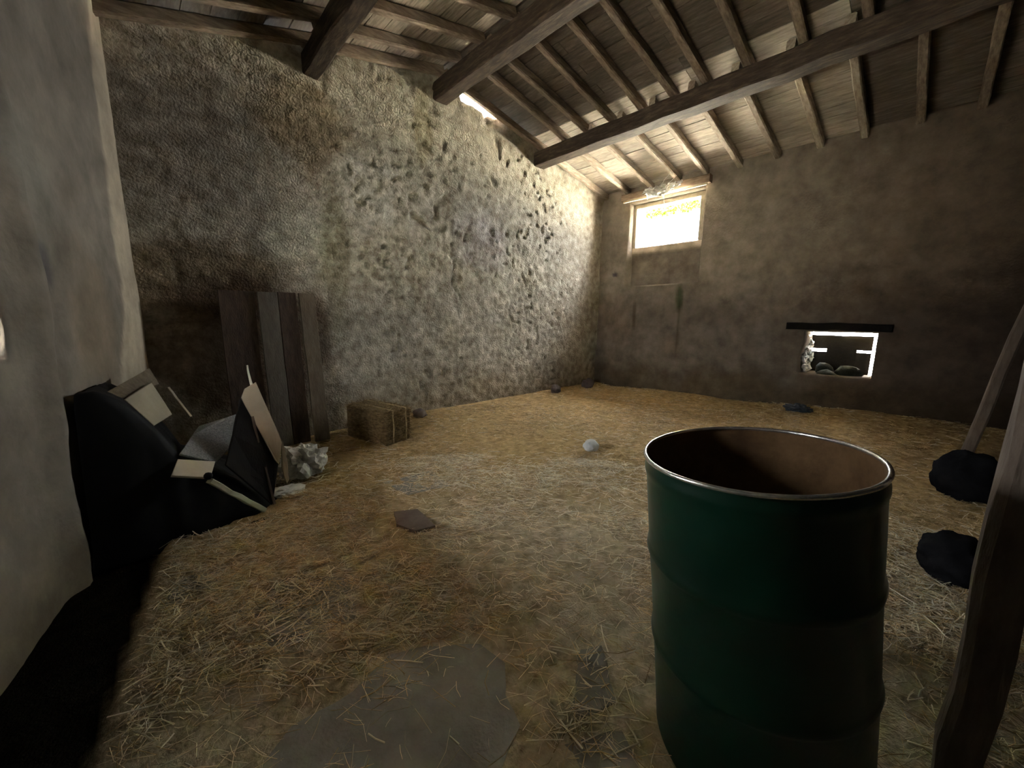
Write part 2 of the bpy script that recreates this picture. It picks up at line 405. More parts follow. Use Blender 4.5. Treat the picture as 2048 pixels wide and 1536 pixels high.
def l_tint(u, v):
    b = 1 + .18 * fbm(u, v, 1.2, 91, 4) + .08 * fbm(u, v, 7, 92, 3)
    t = np.stack([b, b, b], 1)
    def mixc(mask, c):
        nonlocal t; t = t * (1 - mask[:, None]) + t * np.array(c) * mask[:, None]
    st = 1 - sstep(.36, .42, u + .05 * fbm(u, v, 2.5, 93) + .08 * np.clip(v - 1.8, 0, 2) - .5 * np.clip(1.5 - v, 0, 2)); t = t * np.array([.55, .50, .435]); mixc(st * sstep(.6, 1.0, v), (2.2, 2.15, 2.0))  # window light on the corner strip painted into the tint
    mixc(spot(u, v, 1.5, 1.9, .25, .4, .5, 94), (1.12, 1.18, 1.2))
    mixc(spot(u, v, 1.55, 1.5, .14, .14, .5, 95), (.55, .58, .68))
    mixc(spot(u, v, 1.0, 1.2, .4, .5, .5, 97), (1.0, .93, .85))
    mixc(1 - sstep(-.05, .45, v + .2 * fbm(u, v, 2, 96)), (.8, .74, .62))
    return np.clip(t, .1, 1.7)
wl = wall_from_grid('wall_left', UL, VL, l_pos, [SW], (ln.x * .17, ln.y * .17, 0), M['plaster_left'], l_tint, l_disp)
tag(wl, 'grey rendered left wall with a window-lit strip painted at the corner', kind='structure')

# ---- back wall (behind the camera), plain closed masonry
UB = grid_lines(-2.2, 6.9, .12); VB = grid_lines(-.5, 4.2, .12)
wb = wall_from_grid('wall_back', UB, VB, lambda u, v: np.stack([u, 0 * u + YB, v], 1), [], (0, -.3, 0), M['plaster_left'],
                    lambda u, v: np.stack([.22 + .05 * fbm(u, v, 1.2, 7)] * 3, 1),
                    lambda u, v: np.stack([0 * u, .03 * fbm(u, v, .9, 8, 3), 0 * u], 1))
tag(wb, 'dark closed end wall behind the camera', kind='structure')

# ---- floor: earth and chaff, slightly sunk near-black strip along the left wall, darker corner
def edge_x(y):      # right-hand edge of the near-black strip
    return np.interp(y, [-3.4, 1.45, 2.545, 2.75, 2.80], [-.95, -.212, -.042, -.01, -.01])
def slab_mask(x, y): 
    return 0 * x
def floor_z(x, y):
    z = .018 * fbm(x, y, 1.1, 101, 3) + .008 * fbm(x, y, 6, 102, 3) + .004 * fbm(x, y, 22, 103, 2)
    near = 1 - sstep(1.1, 2.0, np.sqrt((x - .6) ** 2 + (y - .8) ** 2))
    z = z * (1 - .75 * near) - .004 * near
    z += .085 * sstep(5.2, 6.5, x) * (1 - sstep(2.4, 4.4, y)) + .10 * sstep(5.8, 6.5, x) * (1 - sstep(.2, 2.2, y))
    z -= .06 * np.exp(-((x - 1.26) ** 2 + (y - .18) ** 2) / .16)
    z += .05 * sstep(3.95, 4.4, y) * sstep(1.6, 2.6, x)
    z += .05 * np.exp(-((x - 2.5) ** 2 + (y - 3.9) ** 2) / .15)
    return z
UF = grid_lines(-1.9, 6.62, .034); VF = grid_lines(YB - .1, 4.5, .034)
uu, vv = np.meshgrid(UF, VF, indexing='ij'); X = uu.ravel().copy(); Y = vv.ravel()
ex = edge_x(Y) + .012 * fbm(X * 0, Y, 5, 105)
instrip = ((X < ex) & (Y < 2.8))
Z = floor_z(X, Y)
dstrip = np.clip((ex - X) / .05, 0, 1)
Z = np.where(Y < 2.8, Z * (1 - dstrip) + dstrip * (-.035 + .015 * fbm(X, Y, 5, 106)), Z)
tb = 1 + .20 * fbm(X, Y, .9, 111, 4) + .12 * fbm(X, Y, 8, 112, 3)
tn = np.stack([tb, tb, tb], 1)
gr = sstep(-.15, .25, fbm(X, Y, 1.6, 113, 3)) * (1 - sstep(1.6, 3.0, np.sqrt(X ** 2 + Y ** 2)))
tn = tn * (1 - gr[:, None]) + tn * np.array([1.18, 1.24, 1.30]) * gr[:, None]  # near floor brightened in the colour, in place of stronger light
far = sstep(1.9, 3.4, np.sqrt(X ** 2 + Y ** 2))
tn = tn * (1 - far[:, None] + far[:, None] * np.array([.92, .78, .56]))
tn = tn * (1 - dstrip[:, None] * (Y < 2.8)[:, None] * .975)  # strip along the left wall coloured almost black
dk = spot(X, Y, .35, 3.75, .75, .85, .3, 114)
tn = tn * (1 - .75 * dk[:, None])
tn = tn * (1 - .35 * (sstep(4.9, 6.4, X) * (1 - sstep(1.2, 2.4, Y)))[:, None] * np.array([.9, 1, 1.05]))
nu, nv = uu.shape; idx = np.arange(nu * nv).reshape(nu, nv)
F = np.stack([idx[:-1, :-1], idx[1:, :-1], idx[1:, 1:], idx[:-1, 1:]], -1).reshape(-1, 4)
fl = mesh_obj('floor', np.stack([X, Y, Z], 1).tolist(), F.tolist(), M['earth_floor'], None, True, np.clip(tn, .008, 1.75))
tag(fl, 'straw strewn earth and stone barn floor', kind='structure')

# flagstones showing through the straw
flags = [
    [(.06, 1.12), (.22, 1.21), (.40, 1.20), (.56, 1.25), (.69, 1.19), (.843, 1.06), (.86, .93), (.78, .83), (.745, .72), (.60, .67), (.40, .66), (.10, .80)],
    [(.88, .74), (1.02, .84), (1.20, .73), (1.05, .56), (.92, .60)],
    [(.44, .63), (.72, .655), (.98, .50), (.90, .38), (.55, .36)],
    [(.15, 1.95), (.42, 2.02), (.62, 1.80), (.55, 1.52), (.25, 1.55)],
    [(-.02, 2.33), (.16, 2.36), (.17, 2.18), (-.05, 2.15)],
    [(1.25, 2.75), (1.65, 2.70), (1.60, 2.35), (1.28, 2.42)],
]
for i, f in enumerate(flags):
    z = .001
    zz = float(np.mean([floor_z(np.array(a), np.array(b)) for a, b in f])) + z
    slab_poly('flagstone', [(a, b, zz) for a, b in f[::-1]] if False else [(a, b, zz) for a, b in f][::-1], .05, M['slab'], fl, rough=.006, seed=i)

# fix slab orientation so that tops face up
for o in fl.children:
    me = o.data
    if me.polygons[0].normal.z < 0:
        me.flip_normals()
        for v in me.vertices: v.co.z = -v.co.z
        me.flip_normals()
        for v in me.vertices: pass

# ================================================================== ROOF
roof = empty('ceiling', (0, 0, 0)); tag(roof, 'pitched timber roof of rafters and limewashed boards, shade painted in some bays', kind='structure')
def board(x0, x1, y0, y1, seed, drop=0.0, mat='roof_board'):
    rn = random.Random(seed); th = .022
    za = float(board_under(x0)) + drop; zb = float(board_under(x1)) + drop
    n = 5
    vs = []
    for i in range(n):
        y = y0 + (y1 - y0) * i / (n - 1)
        w0 = rn.uniform(-.006, .006); w1 = rn.uniform(-.006, .006); dz = rn.uniform(-.004, .004)
        for (xx, zz) in ((x0 + w0, za + dz), (x1 + w1, zb + dz)):
            vs.append((xx, y, zz)); vs.append((xx, y, zz + th))
    fs = []
    for i in range(n - 1):
        a = i * 4; b = a + 4
        fs += [(a, a + 2, b + 2, b), (a + 1, b + 1, b + 3, a + 3), (a, b, b + 1, a + 1), (a + 2, a + 3, b + 3, b + 2)]
    fs += [(0, 1, 3, 2), (len(vs) - 4, len(vs) - 2, len(vs) - 1, len(vs) - 3)]
    c = Vector(((x0 + x1) / 2, (y0 + y1) / 2, (za + zb) / 2))
    o = mesh_obj('roof_board', [Vector(v) - c for v in vs], fs, M[mat], roof); o.location = c
    return o
k = 0
def lay(x0, x1, w, mat):
    global k
    n = max(1, round(abs(x1 - x0) / w)); st = (x1 - x0) / n
    for i in range(n):
        a = x0 + st * i + .004; b = x0 + st * (i + 1) - .004
        ys = [YG - .005]
        rn = random.Random(500 + k)
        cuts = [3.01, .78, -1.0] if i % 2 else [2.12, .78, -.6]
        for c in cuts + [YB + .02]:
            board(a, b, c + .003, ys[-1] - .003, k, drop=rn.uniform(0, .005), mat=mat if c > .7 else 'roof_board_dark'); ys.append(c); k += 1  # boards past the last lit bay take the shaded copy
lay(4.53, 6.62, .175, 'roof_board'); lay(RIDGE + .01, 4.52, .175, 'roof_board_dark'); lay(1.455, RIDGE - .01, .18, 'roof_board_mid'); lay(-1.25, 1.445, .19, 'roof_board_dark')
# tile layer above the boards; stops at the wall over the chipped stretch so daylight shows there
def deck_piece(x0, x1, y0, y1):
    z0 = float(board_under(x0)) + .04; z1 = float(board_under(x1)) + .04
    vs = [(x0, y0, z0), (x1, y0, z1), (x1, y1, z1), (x0, y1, z0), (x0, y0, z0 + .08), (x1, y0, z1 + .08), (x1, y1, z1 + .08), (x0, y1, z0 + .08)]
    fs = [(0, 3, 2, 1), (4, 5, 6, 7), (0, 1, 5, 4), (1, 2, 6, 5), (2, 3, 7, 6), (3, 0, 4, 7)]
    return vs, fs
dv, df = [], []
for (a, b, y0, y1) in [(RIDGE, 3.26, YB - .3, YG + .55), (3.26, 3.86, YB - .3, YG - .01), (3.86, 7.05, YB - .3, YG + .55), (1.45, RIDGE, YB - .3, YG + .55), (-2.6, 1.45, YB - .3, YG + .55)]:
    vs, fs = deck_piece(a, b, y0, y1); o = len(dv); dv += vs; df += [tuple(i + o for i in f) for f in fs]
dk_o = mesh_obj('roof_tile_layer', dv, df, M['deck'], roof)

# rafters, a child each
def rafter(x0, x1, y, seed, w=.075, z_off=0.0, mat='rafter'):
    rn = random.Random(seed)
    za = float(rafter_bottom(x0)) + RH / 2 + z_off; zb = float(rafter_bottom(x1)) + RH / 2 + z_off
    bar('rafter', (x0, y + rn.uniform(-.012, .012), za), (x1, y + rn.uniform(-.012, .012), zb), w, RH - .004, M[mat], roof, segs=7, wob=.004, seed=seed, bev=.15)
low_y = [4.355, 3.915, 3.475, 3.01, 2.58, 2.12, 1.68, 1.20, .78, .33, -.12, -.57, -1.02, -1.47, -1.92, -2.37, -2.82]
up_y = [4.34, 3.88, 3.53, 3.13, 2.70, 2.33, 1.97, 1.55, 1.10, .65, .20, -.25, -.70, -1.15, -1.6, -2.05, -2.5, -2.95]
left_y = [4.33, 4.00, 3.58, 3.12, 2.68, 2.25, 1.8, 1.35, .9, .45, 0, -.45, -.9, -1.35, -1.8, -2.25, -2.7]
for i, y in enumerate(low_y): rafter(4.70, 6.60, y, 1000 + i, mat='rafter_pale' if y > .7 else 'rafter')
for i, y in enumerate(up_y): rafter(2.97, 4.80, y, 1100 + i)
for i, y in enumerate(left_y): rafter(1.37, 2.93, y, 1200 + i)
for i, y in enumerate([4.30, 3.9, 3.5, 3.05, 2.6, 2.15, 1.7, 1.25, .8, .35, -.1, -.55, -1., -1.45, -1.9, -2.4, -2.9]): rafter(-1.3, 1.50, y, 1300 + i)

# purlins and ridge
def purlin(name, xa, xb, z0, z1, seed, lab, y_end=YG + .08, mat='beam', **kw):
    x = (xa + xb) / 2; z = (z0 + z1) / 2
    o = bar(name, (x, y_end, z), (x, YB - .1, z), xb - xa, z1 - z0, M[mat], None, segs=26, wob=.009, seed=seed, bev=.10, **kw)
    return tag(o, lab, 'beam')
purlin('purlin', 4.62, 4.85, 3.575, 3.765, 41, 'dark roof beam nearest the high window, carrying the whitest rafters')
purlin('ridge_beam', 2.86, 3.06, 3.865, 4.075, 42, 'thick uneven dark ridge beam at the roof peak')
purlin('purlin', 1.38, 1.53, 3.555, 3.755, 43, 'dark roof beam on the left, ending high above the leaning boards')

# ================================================================== WINDOW NICHE
wn = empty('window_1', (6.78, 3.2, 2.9)); tag(wn, 'small high window opening, glaring white with daylight', kind='structure')
Mi = wn.matrix_world
def child(o, parent=wn, off=(6.78, 3.2, 2.9)):
    o.parent = parent; o.location = Vector(o.location) - Vector(off); return o
XN = 6.68
# infill masonry below the opening
U2 = grid_lines(2.53, 3.90, .03); V2 = grid_lines(1.84, 2.555, .03)
inf = wall_from_grid('sill_masonry', U2, V2, lambda u, v: np.stack([0 * u + XN, u, v], 1), [], (.3, 0, 0), M['plaster_smooth'],
    lambda u, v: np.stack([1 + .2 * fbm(u, v, 5, 3) + 2.2 * sstep(2.42, 2.50, v + .02 * fbm(u, v, 6, 4)) - .15 * spot(u, v, 2.66, 2.1, .08, .2, .4, 9)] * 3, 1) * np.array([.72, .70, .70]),
    lambda u, v: np.stack([-.02 * fbm(u, v, 7, 5, 3) - .02 * sstep(2.40, 2.46, v), 0 * u, 0 * u], 1))
child(inf)
sy0, sy1 = 2.70, 3.80
for a, b, w, h, nm in (((XN, sy0 - .03, 2.56), (XN, sy0 - .03, 3.27), .07, .06, 'window_jamb'), ((XN, sy1 + .035, 2.56), (XN, sy1 + .035, 3.27), .07, .06, 'window_jamb'),
                       ((XN, 2.62, 3.255), (XN, 3.86, 3.255), .06, .075, 'window_head')):
    o = bar(nm, a, b, w, h, M['frame'], None, up=(1, 0, 0) if nm == 'window_jamb' else (0, 0, 1), segs=6, wob=.003, seed=5)
    child(o)
# lintel timber and pale batten over the niche
lt = bar('window_lintel', (6.47, 2.50, 3.385), (6.47, 3.98, 3.385), .14, .115, M['lintel'], None, segs=8, wob=.006, seed=11); tag(lt, 'brown timber lintel above the high window', 'lintel')
bt = bar('window_batten', (6.40, 2.53, 3.305), (6.40, 3.93, 3.305), .03, .03, M['pale_wood'], None, segs=8, wob=.003, seed=12); tag(bt, 'thin pale batten running along the top of the high window', 'batten')


# cobweb wisp over the window
cw = empty('cobweb', (6.25, 3.15, 3.36)); tag(cw, 'white wispy cobweb hanging in front of the high window lintel', 'cobweb')
def web_sheet():
    vs, fs = [], []; n, mm = 26, 9
    for i in range(n):
        t = i / (n - 1)
        for j in range(mm):
            s = j / (mm - 1)
            y = -.30 + .62 * t; sag = -.10 * math.sin(math.pi * t) * s - .03 * s
            z = .05 * (1 - s) + sag + .016 * random.uniform(-1, 1)
            x = .10 * (1 - s) - .05 + .02 * random.uniform(-1, 1)
            vs.append((x, y + random.uniform(-.006, .006), z))
    for i in range(n - 1):
        for j in range(mm - 1):
            if random.random() < .10: continue
            a = i * mm + j; fs.append((a, a + mm, a + mm + 1, a + 1))
    return vs, fs
vs, fs = web_sheet(); o = mesh_obj('web_sheet', vs, fs, M['web'], cw)
sm = o.modifiers.new('thick', 'SOLIDIFY'); sm.thickness = .003
def strand(p0, p1, w, parent, mat):
    vs, fs = bar_mesh('strand', p0, p1, w, w, up=(1, 0, .1), segs=7, wob=.006, seed=random.randint(0, 999), taper=.35)
    return mesh_obj('strand', vs, fs, mat, parent)
for p0, p1, w in [((0, -.02, -.05), (.02, -.03, -.27), .012), ((0, .02, -.05), (.02, -.025, -.18), .010), ((-.02, .27, 0), (0, .25, -.14), .018), ((0, .05, .02), (-.1, -.16, .16), .008), ((0, 0, -.04), (0, -.22, .12), .008), ((0, .0, -.08), (0, .10, -.12), .006), ((0, .10, -.05), (0, .09, -.13), .005)]:
    strand(p0, p1, w, cw, M['web'])

# ================================================================== LOW HATCH
ht = empty('window_2', (6.8, .75, .87)); tag(ht, 'low square hatch in the side wall half closed by a dark board', kind='structure')
def hch(o): return child(o, ht, (6.8, .75, .87))
# closing boards at the outside, light showing above and at the two sides
for (y0, y1, z0, z1) in [(.60, .92, .30, 1.095), (.448, .60, .905, 1.095), (.92, 1.20, .905, 1.095)]:
    o = bar('hatch_board', (7.03, y0, (z0 + z1) / 2), (7.03, y1, (z0 + z1) / 2), .03, z1 - z0, M['black_wood'], None, segs=4, wob=.003, seed=int(y0 * 100)); hch(o)
for (y0, y1, z0, z1) in [(.450, .60, .3, .870), (.92, 1.3, .3, .862)]:
    o = bar('hatch_board', (7.04, y0, (z0 + z1) / 2), (7.04, y1, (z0 + z1) / 2), .03, z1 - z0, M['black_wood'], None, segs=4, wob=.003, seed=int(y0 * 100)); hch(o)
# rough jamb stones, lit by the slits
for i, (x, y, z, a, b, c) in enumerate([(6.78, 1.10, .66, .10, .075, .08), (6.85, 1.09, .80, .09, .07, .08), (6.77, 1.13, .90, .09, .07, .07), (6.88, 1.11, .97, .09, .06, .07), (6.70, 1.12, .78, .08, .06, .07), (6.80, 1.14, 1.08, .12, .05, .06)]):
    hch(lump('jamb_stone', (x, y, z), (a, b * .8, c), M['pebble'], None, seed=i + 30, sub=3, rough=.6, smooth=False))
for i, (x, y, z, a, b, c) in enumerate([(6.80, .64, .60, .12, .16, .11), (6.70, .84, .57, .10, .12, .07), (6.86, .90, .62, .10, .10, .10)]):
    hch(lump('sill_stone', (x, y, z), (a, b, c), M['sill_dark'], None, seed=i + 50, sub=2, rough=.3))  # sill stones coloured near-black
hch(bar('hatch_jamb', (6.90, .375, .60), (6.90, .375, 1.16), .05, .24, M['frame'], None, up=(1, 0, 0), segs=5, wob=.004, seed=61))
hl = bar('hatch_lintel', (6.50, .27, 1.215), (6.50, 1.32, 1.225), .10, .09, M['black_wood'], None, segs=8, wob=.006, seed=62); tag(hl, 'blackened timber lintel over the low square hatch', 'lintel')
hch(bar('hatch_head', (6.80, .36, 1.155), (6.80, 1.12, 1.155), .30, .02, M['pale_wood'], None, segs=5, wob=.002, seed=63))

# ================================================================== OUTSIDE
gp = mesh_obj('outside_ground', [(-40, -40, -.5), (50, -40, -.5), (50, 50, -.5), (-40, 50, -.5)], [(0, 1, 2, 3)], M['grass']); tag(gp, 'grass ground outside the barn', kind='structure')
def foliage(name, c, size, n, lab):
    rn = np.random.default_rng(5); vs, fs = [], []
    for i in range(n):
        p = np.array(c) + (rn.random(3) - .5) * np.array(size)
        a = rn.normal(size=3); a /= np.linalg.norm(a); b = np.cross(a, rn.normal(size=3)); b /= np.linalg.norm(b)
        L_, W_ = rn.uniform(.05, .10), rn.uniform(.018, .035); nn = np.cross(a, b) * .006
        o = len(vs); vs += [p - a * L_, p + b * W_ + nn, p + a * L_, p - b * W_ + nn]
        fs += [(o, o + 1, o + 2), (o, o + 2, o + 3)]
    o = mesh_obj(name, vs, fs, M['leaf']); return tag(o, kind='stuff')
tree = empty('tree', (9.3, 6.6, -.5)); tag(tree, 'tree outside with bright leaves across the top of the high window', 'tree')
fo = foliage('foliage', (8.6, 4.25, 3.79), (.7, 2.9, .36), 5200, None); fo.parent = tree; fo.location = (-9.3, -6.6, .5)
vs, fs = bar_mesh('t', (0, 0, -.05), (.1, -.3, 4.7), .22, .22, up=(1, 0, 0), segs=10, wob=.02, seed=2, taper=.7, bev=.29); mesh_obj('trunk', vs, fs, M['post'], tree)
vs, fs = bar_mesh('t', (.1, -.25, 4.3), (-.7, -3.7, 4.62), .07, .07, up=(0, 0, 1), segs=12, wob=.03, seed=4, taper=.3, bev=.29); mesh_obj('branch', vs, fs, M['post'], tree)

# ================================================================== HAY BALE
bale = empty('hay_bale', (1.735, 3.865, 0), math.radians(104)); tag(bale, 'dark brown hay bale at the foot of the gable wall beside leaning boards', 'hay bale')
def box_grid(name, sx, sy, sz, mat, parent, amp, seed, step=.03, taper=0):
    bm = bmesh.new(); bmesh.ops.create_cube(bm, size=1)
    for v in bm.verts: v.co = Vector((v.co.x * sx, v.co.y * sy, (v.co.z + .5) * sz))
    bmesh.ops.subdivide_edges(bm, edges=bm.edges[:], cuts=int(max(sx, sy) / step), use_grid_fill=True)
    from mathutils import noise
    off = Vector((seed, seed * 2.1, seed * .3))
    for v in bm.verts:
        q = v.co
        ex = abs(q.x) / (sx / 2); ey = abs(q.y) / (sy / 2); ez = abs(q.z - sz / 2) / (sz / 2)
        s = sorted((ex, ey, ez)); r = max(0, s[1] - .80) / .20
        k = 1 - .06 * r * r
        q.x *= k; q.y *= k; q.z = sz / 2 + (q.z - sz / 2) * k
        n = Vector((noise.noise(q * 7 + off), noise.noise(q * 7 + off * 2), noise.noise(q * 7 + off * 3))) * amp
        n += Vector((noise.noise(q * 28 + off), noise.noise(q * 28 + off * 2), noise.noise(q * 28 + off * 3))) * amp * .6
        if q.z < .02: n.z = 0
        v.co = q + n
    me = bpy.data.meshes.new(name); bm.to_mesh(me); bm.free(); me.materials.append(mat)
    return link(bpy.data.objects.new(name, me), parent)
box_grid('packed_hay', .64, .34, .355, M['hay'], bale, .022, 3)
def straws(n, posf, dirf, rmin, rmax, lmin, lmax, bend=.15, sides=3):
    """n bent straw stalks joined in one mesh; returns verts, faces arrays"""
    P = posf(n); D = dirf(n)
    L_ = RNG.uniform(lmin, lmax, n) * RNG.uniform(.5, 1, n); R_ = RNG.uniform(rmin, rmax, n)
    up = np.tile([0, 0, 1.0], (n, 1)); S = np.cross(D, up); S /= np.linalg.norm(S, axis=1)[:, None] + 1e-9; U_ = np.cross(S, D)
    off = RNG.uniform(-bend, bend, n)[:, None] * L_[:, None]
    cs = [P - D * L_[:, None] / 2, P + S * off + U_ * np.abs(off) * .15, P + D * L_[:, None] / 2]
    V = []
    for c in cs:
        for s in range(sides):
            a = 2 * math.pi * s / sides
            V.append(c + (S * math.cos(a) + U_ * math.sin(a)) * R_[:, None])
    V = np.stack(V, 1)  # n, 3*sides, 3
    base = (np.arange(n) * 3 * sides)[:, None]
    f = []
    for k_ in range(2):
        for s in range(sides):
            t = (s + 1) % sides
            f.append(np.array([k_ * sides + s, k_ * sides + t, (k_ + 1) * sides + t, (k_ + 1) * sides + s]))
    F_ = (base[:, None, :] + np.array(f)[None]).reshape(-1, 4)
    return V.reshape(-1, 3), F_
def fast_mesh(name, V, F_, mat, parent=None):
    me = bpy.data.meshes.new(name); me.vertices.add(len(V)); me.vertices.foreach_set('co', V.astype(np.float32).ravel())
    me.loops.add(F_.size); me.loops.foreach_set('vertex_index', F_.astype(np.int32).ravel())
    me.polygons.add(len(F_)); me.polygons.foreach_set('loop_start', (np.arange(len(F_)) * 4).astype(np.int32)); me.polygons.foreach_set('loop_total', np.full(len(F_), 4, np.int32))
    me.update(calc_edges=True); me.materials.append(mat)
    return link(bpy.data.objects.new(name, me), parent)
def bale_pos(n):
    f = RNG.integers(0, 5, n); p = (RNG.random((n, 3)) - .5) * np.array([.63, .33, .345]) + np.array([0, 0, .18])
    p[f == 0, 2] = .352; p[f == 1, 2] = .352; p[f == 2, 1] = -.168; p[f == 3, 0] = .32; p[f == 4, 0] = -.32
    return p
def rand_dir(n, zs=.5):
    d = RNG.normal(size=(n, 3)); d[:, 2] *= zs; return d / np.linalg.norm(d, axis=1)[:, None]
V, F_ = straws(1500, bale_pos, lambda n: rand_dir(n), .0012, .0022, .04, .14)
o = fast_mesh('loose_stalks', V, F_, M['bale_straw'], bale); o['kind'] = 'stuff'
for yy in (-.085, .08):
    ring = [(-.325, yy, .02), (-.325, yy, .36), (.325, yy, .36), (.325, yy, .02)]
    vs, fs = [], []
    for a, b in zip(ring[:-1], ring[1:]):
        v2, f2 = bar_mesh('t', a, b, .008, .008, up=(0, 1, 0), segs=5, wob=.004, seed=3); o_ = len(vs); vs += v2; fs += [tuple(i + o_ for i in f) for f in f2]
    mesh_obj('twine', vs, fs, M['twine'], bale)

# ================================================================== BOARDS LEANING ON THE GABLE
def lean_board(name, x0, x1, ztop, yb, yt, th, mat, lab, seed, zb=.015):
    xm = (x0 + x1) / 2
    o = bar(name, (xm, yb, zb), (xm, yt, ztop), x1 - x0, th, M[mat], None, up=(0, -1, .2), segs=9, wob=.003, seed=seed, bev=.08)
    return tag(o, lab, 'board', 'old boards leaning on the gable wall')
lean_board('leaning_board', .53, .80, 1.49, 4.18, 4.33, .03, 'board_dark', 'widest dark reddish board, leftmost of those leaning on the gable wall', 71)
lean_board('leaning_board', .825, .985, 1.49, 4.16, 4.31, .03, 'board_grey', 'greyish board standing second from the left against the gable wall', 72)
lean_board('leaning_board', .995, 1.15, 1.495, 4.17, 4.325, .028, 'board_dark', 'dark brown board between the greyish and the narrow leaning boards', 73)
lean_board('leaning_board', 1.175, 1.315, 1.495, 4.12, 4.31, .035, 'board_brown', 'narrow brown board nearest the hay bale, rightmost of the leaning boards', 74)

# ================================================================== BLACK HEAP AND JUNK IN THE CORNER
def heap():
    xs = np.linspace(-.36, .62, 52); ys = np.linspace(2.72, 4.2, 70)
    U_, V_ = np.meshgrid(xs, ys, indexing='ij')
    U_ = np.maximum(U_, .02 + .213 * (V_ - 4.42) + .045)
    prof = np.interp(U_, [-.36, -.27, -.2, -.1, .0, .06, .12, .24, .36, .48, .58, .62], [0.86, .88, .88, .80, .66, .54, .40, .33, .22, .06, .012, .0])
    yf = np.interp(U_, [-.36, .46, .62], [2.71, 2.80, 3.0])
    front = sstep(0, .14, V_ - yf + .02 * fbm(U_, V_, 7, 201))
    back = 1 - sstep(3.35, 4.1, V_)
    Z_ = prof * front * (.25 + .75 * back) + .02 * fbm(U_, V_, 8, 202, 3) * front
    Z_ = np.maximum(Z_, -.005)
    vs = np.stack([U_.ravel(), V_.ravel(), Z_.ravel()], 1)
    n0, n1 = U_.shape; idx = np.arange(n0 * n1).reshape(n0, n1)
    F_ = np.stack([idx[:-1, :-1], idx[1:, :-1], idx[1:, 1:], idx[:-1, 1:]], -1).reshape(-1, 4)
    # skirt down to the floor
    rim = np.concatenate([idx[:, 0], idx[1:, -1], idx[-1, :-1], idx[0, :]])
    sk, f2 = [], []
    def strip(line, flip):
        b = len(vs) + len(sk); sk.extend([(vs[i][0], vs[i][1], -.02) for i in line])
        for a in range(len(line) - 1):
            q = (line[a], line[a + 1], b + a + 1, b + a); f2.append(q if flip else q[::-1])
    strip(idx[:, 0], False); strip(idx[:, -1], True); strip(idx[0, :], True); strip(idx[-1, :], False)
    allv = np.concatenate([vs, np.array(sk)])
    return mesh_obj('black_heap', allv.tolist(), F_.tolist() + f2, M['flat_black'], smooth=True)
tag(heap(), 'black heap in the left corner by the pier', 'tarpaulin')  # lumpy near-black mass filling the corner

def piece(name, pts, th, mat, lab, cat='board', group=None, seed=0):
    P = [Vector(p) for p in pts]; n = (P[1] - P[0]).cross(P[2] - P[0])
    view = Vector((0, 0, 1.27)) - P[0]
    if n.dot(view) < 0: pts = pts[::-1]
    o = slab_poly(name, pts, th, M[mat], rough=.0015, seed=seed); return tag(o, lab, cat, group)
piece('board_offcut', [(-.10, 3.0, .805), (.019, 3.3, .85), (.095, 3.25, .64), (.001, 2.95, .645)], .02, 'card_beige', 'beige board scrap lying on top of the black heap')
piece('plank_offcut', [(-.175, 3.06, .842), (.021, 3.5, .92), (.055, 3.42, .82), (-.105, 3.06, .80)], .03, 'board_brown', 'brown plank end tilted behind the beige scrap on the heap', 'plank')
b_ = bar('thin_lath', (.094, 3.36, .80), (.185, 3.30, .60), .022, .012, M['card_beige'], seed=81, wob=.001); tag(b_, 'thin tan lath sticking up at the right of the beige scrap', 'lath')
piece('speckled_panel', [(.216, 3.2, .552), (.488, 3.25, .601), (.386, 3.1, .427), (.255, 2.9, .376), (.091, 2.87, .479)], .012, 'grey_mesh', 'grey speckled panel sloping over the middle of the heap', 'panel')
piece('cream_board', [(.080, 2.86, .452), (.250, 2.86, .396), (.208, 2.76, .336), (.041, 2.76, .395)], .014, 'cream', 'short cream board below the grey speckled panel')
cb = empty('cardboard_sheet', (.55, 3.0, 0)); tag(cb, 'tall tan cardboard sheet standing on edge beside the black heap', 'cardboard')
def cpiece(name, pts, th, mat, seed=0):
    P = [Vector(p) for p in pts]; n = (P[1] - P[0]).cross(P[2] - P[0])
    if n.dot(Vector((0, 0, 1.27)) - P[0]) < 0: pts = pts[::-1]
    o = slab_poly(name, pts, th, M[mat], rough=.002, seed=seed); o.parent = cb; o.location = Vector(o.location) - Vector((.55, 3.0, 0)); return o
cpiece('tan_face', [(.446, 3.10, .728), (.470, 3.10, .785), (.539, 3.10, .824), (.640, 2.99, .40), (.600, 2.95, .26), (.578, 2.95, .30)], .012, 'card', 1)
cpiece('torn_strip', [(.640, 2.99, .42), (.622, 2.98, .22), (.640, 2.97, .10), (.660, 2.98, .12), (.662, 2.99, .25)], .01, 'card', 2)
cpiece('dark_flap', [(.446, 3.115, .72), (.30, 2.86, .36), (.527, 2.885, .012), (.600, 2.965, .26)], .012, 'black_wood', 3)
o = bar('flap_edge', (.49, 3.05, .60), (.537, 2.885, .012), .014, .012, M['board_dark'], None, seed=7); o.parent = cb; o.location = Vector(o.location) - Vector((.55, 3.0, 0))
b_ = bar('wood_splint', (.533, 3.16, .68), (.517, 3.22, .93), .022, .01, M['cream'], up=(0, 1, 0), seed=82, taper=.3); tag(b_, 'white pointed splint rising behind the cardboard sheet', 'splint')
b_ = bar('pale_batten', (.198, 2.70, .337), (.465, 2.83, .014), .036, .03, M['greenish_bar'], seed=83); tag(b_, 'pale batten propped from the heap down to the floor', 'batten')
b_ = lump('dark_knob', (.196, 2.71, .365), (.022, .022, .022), M['flat_black'], seed=9, sub=2, rough=.1); b_.name = 'batten_cap'; wm = b_.location.copy()
bt2 = [o for o in bpy.data.objects if o.name == 'pale_batten'][0]; b_.parent = bt2; b_.location = wm - bt2.location

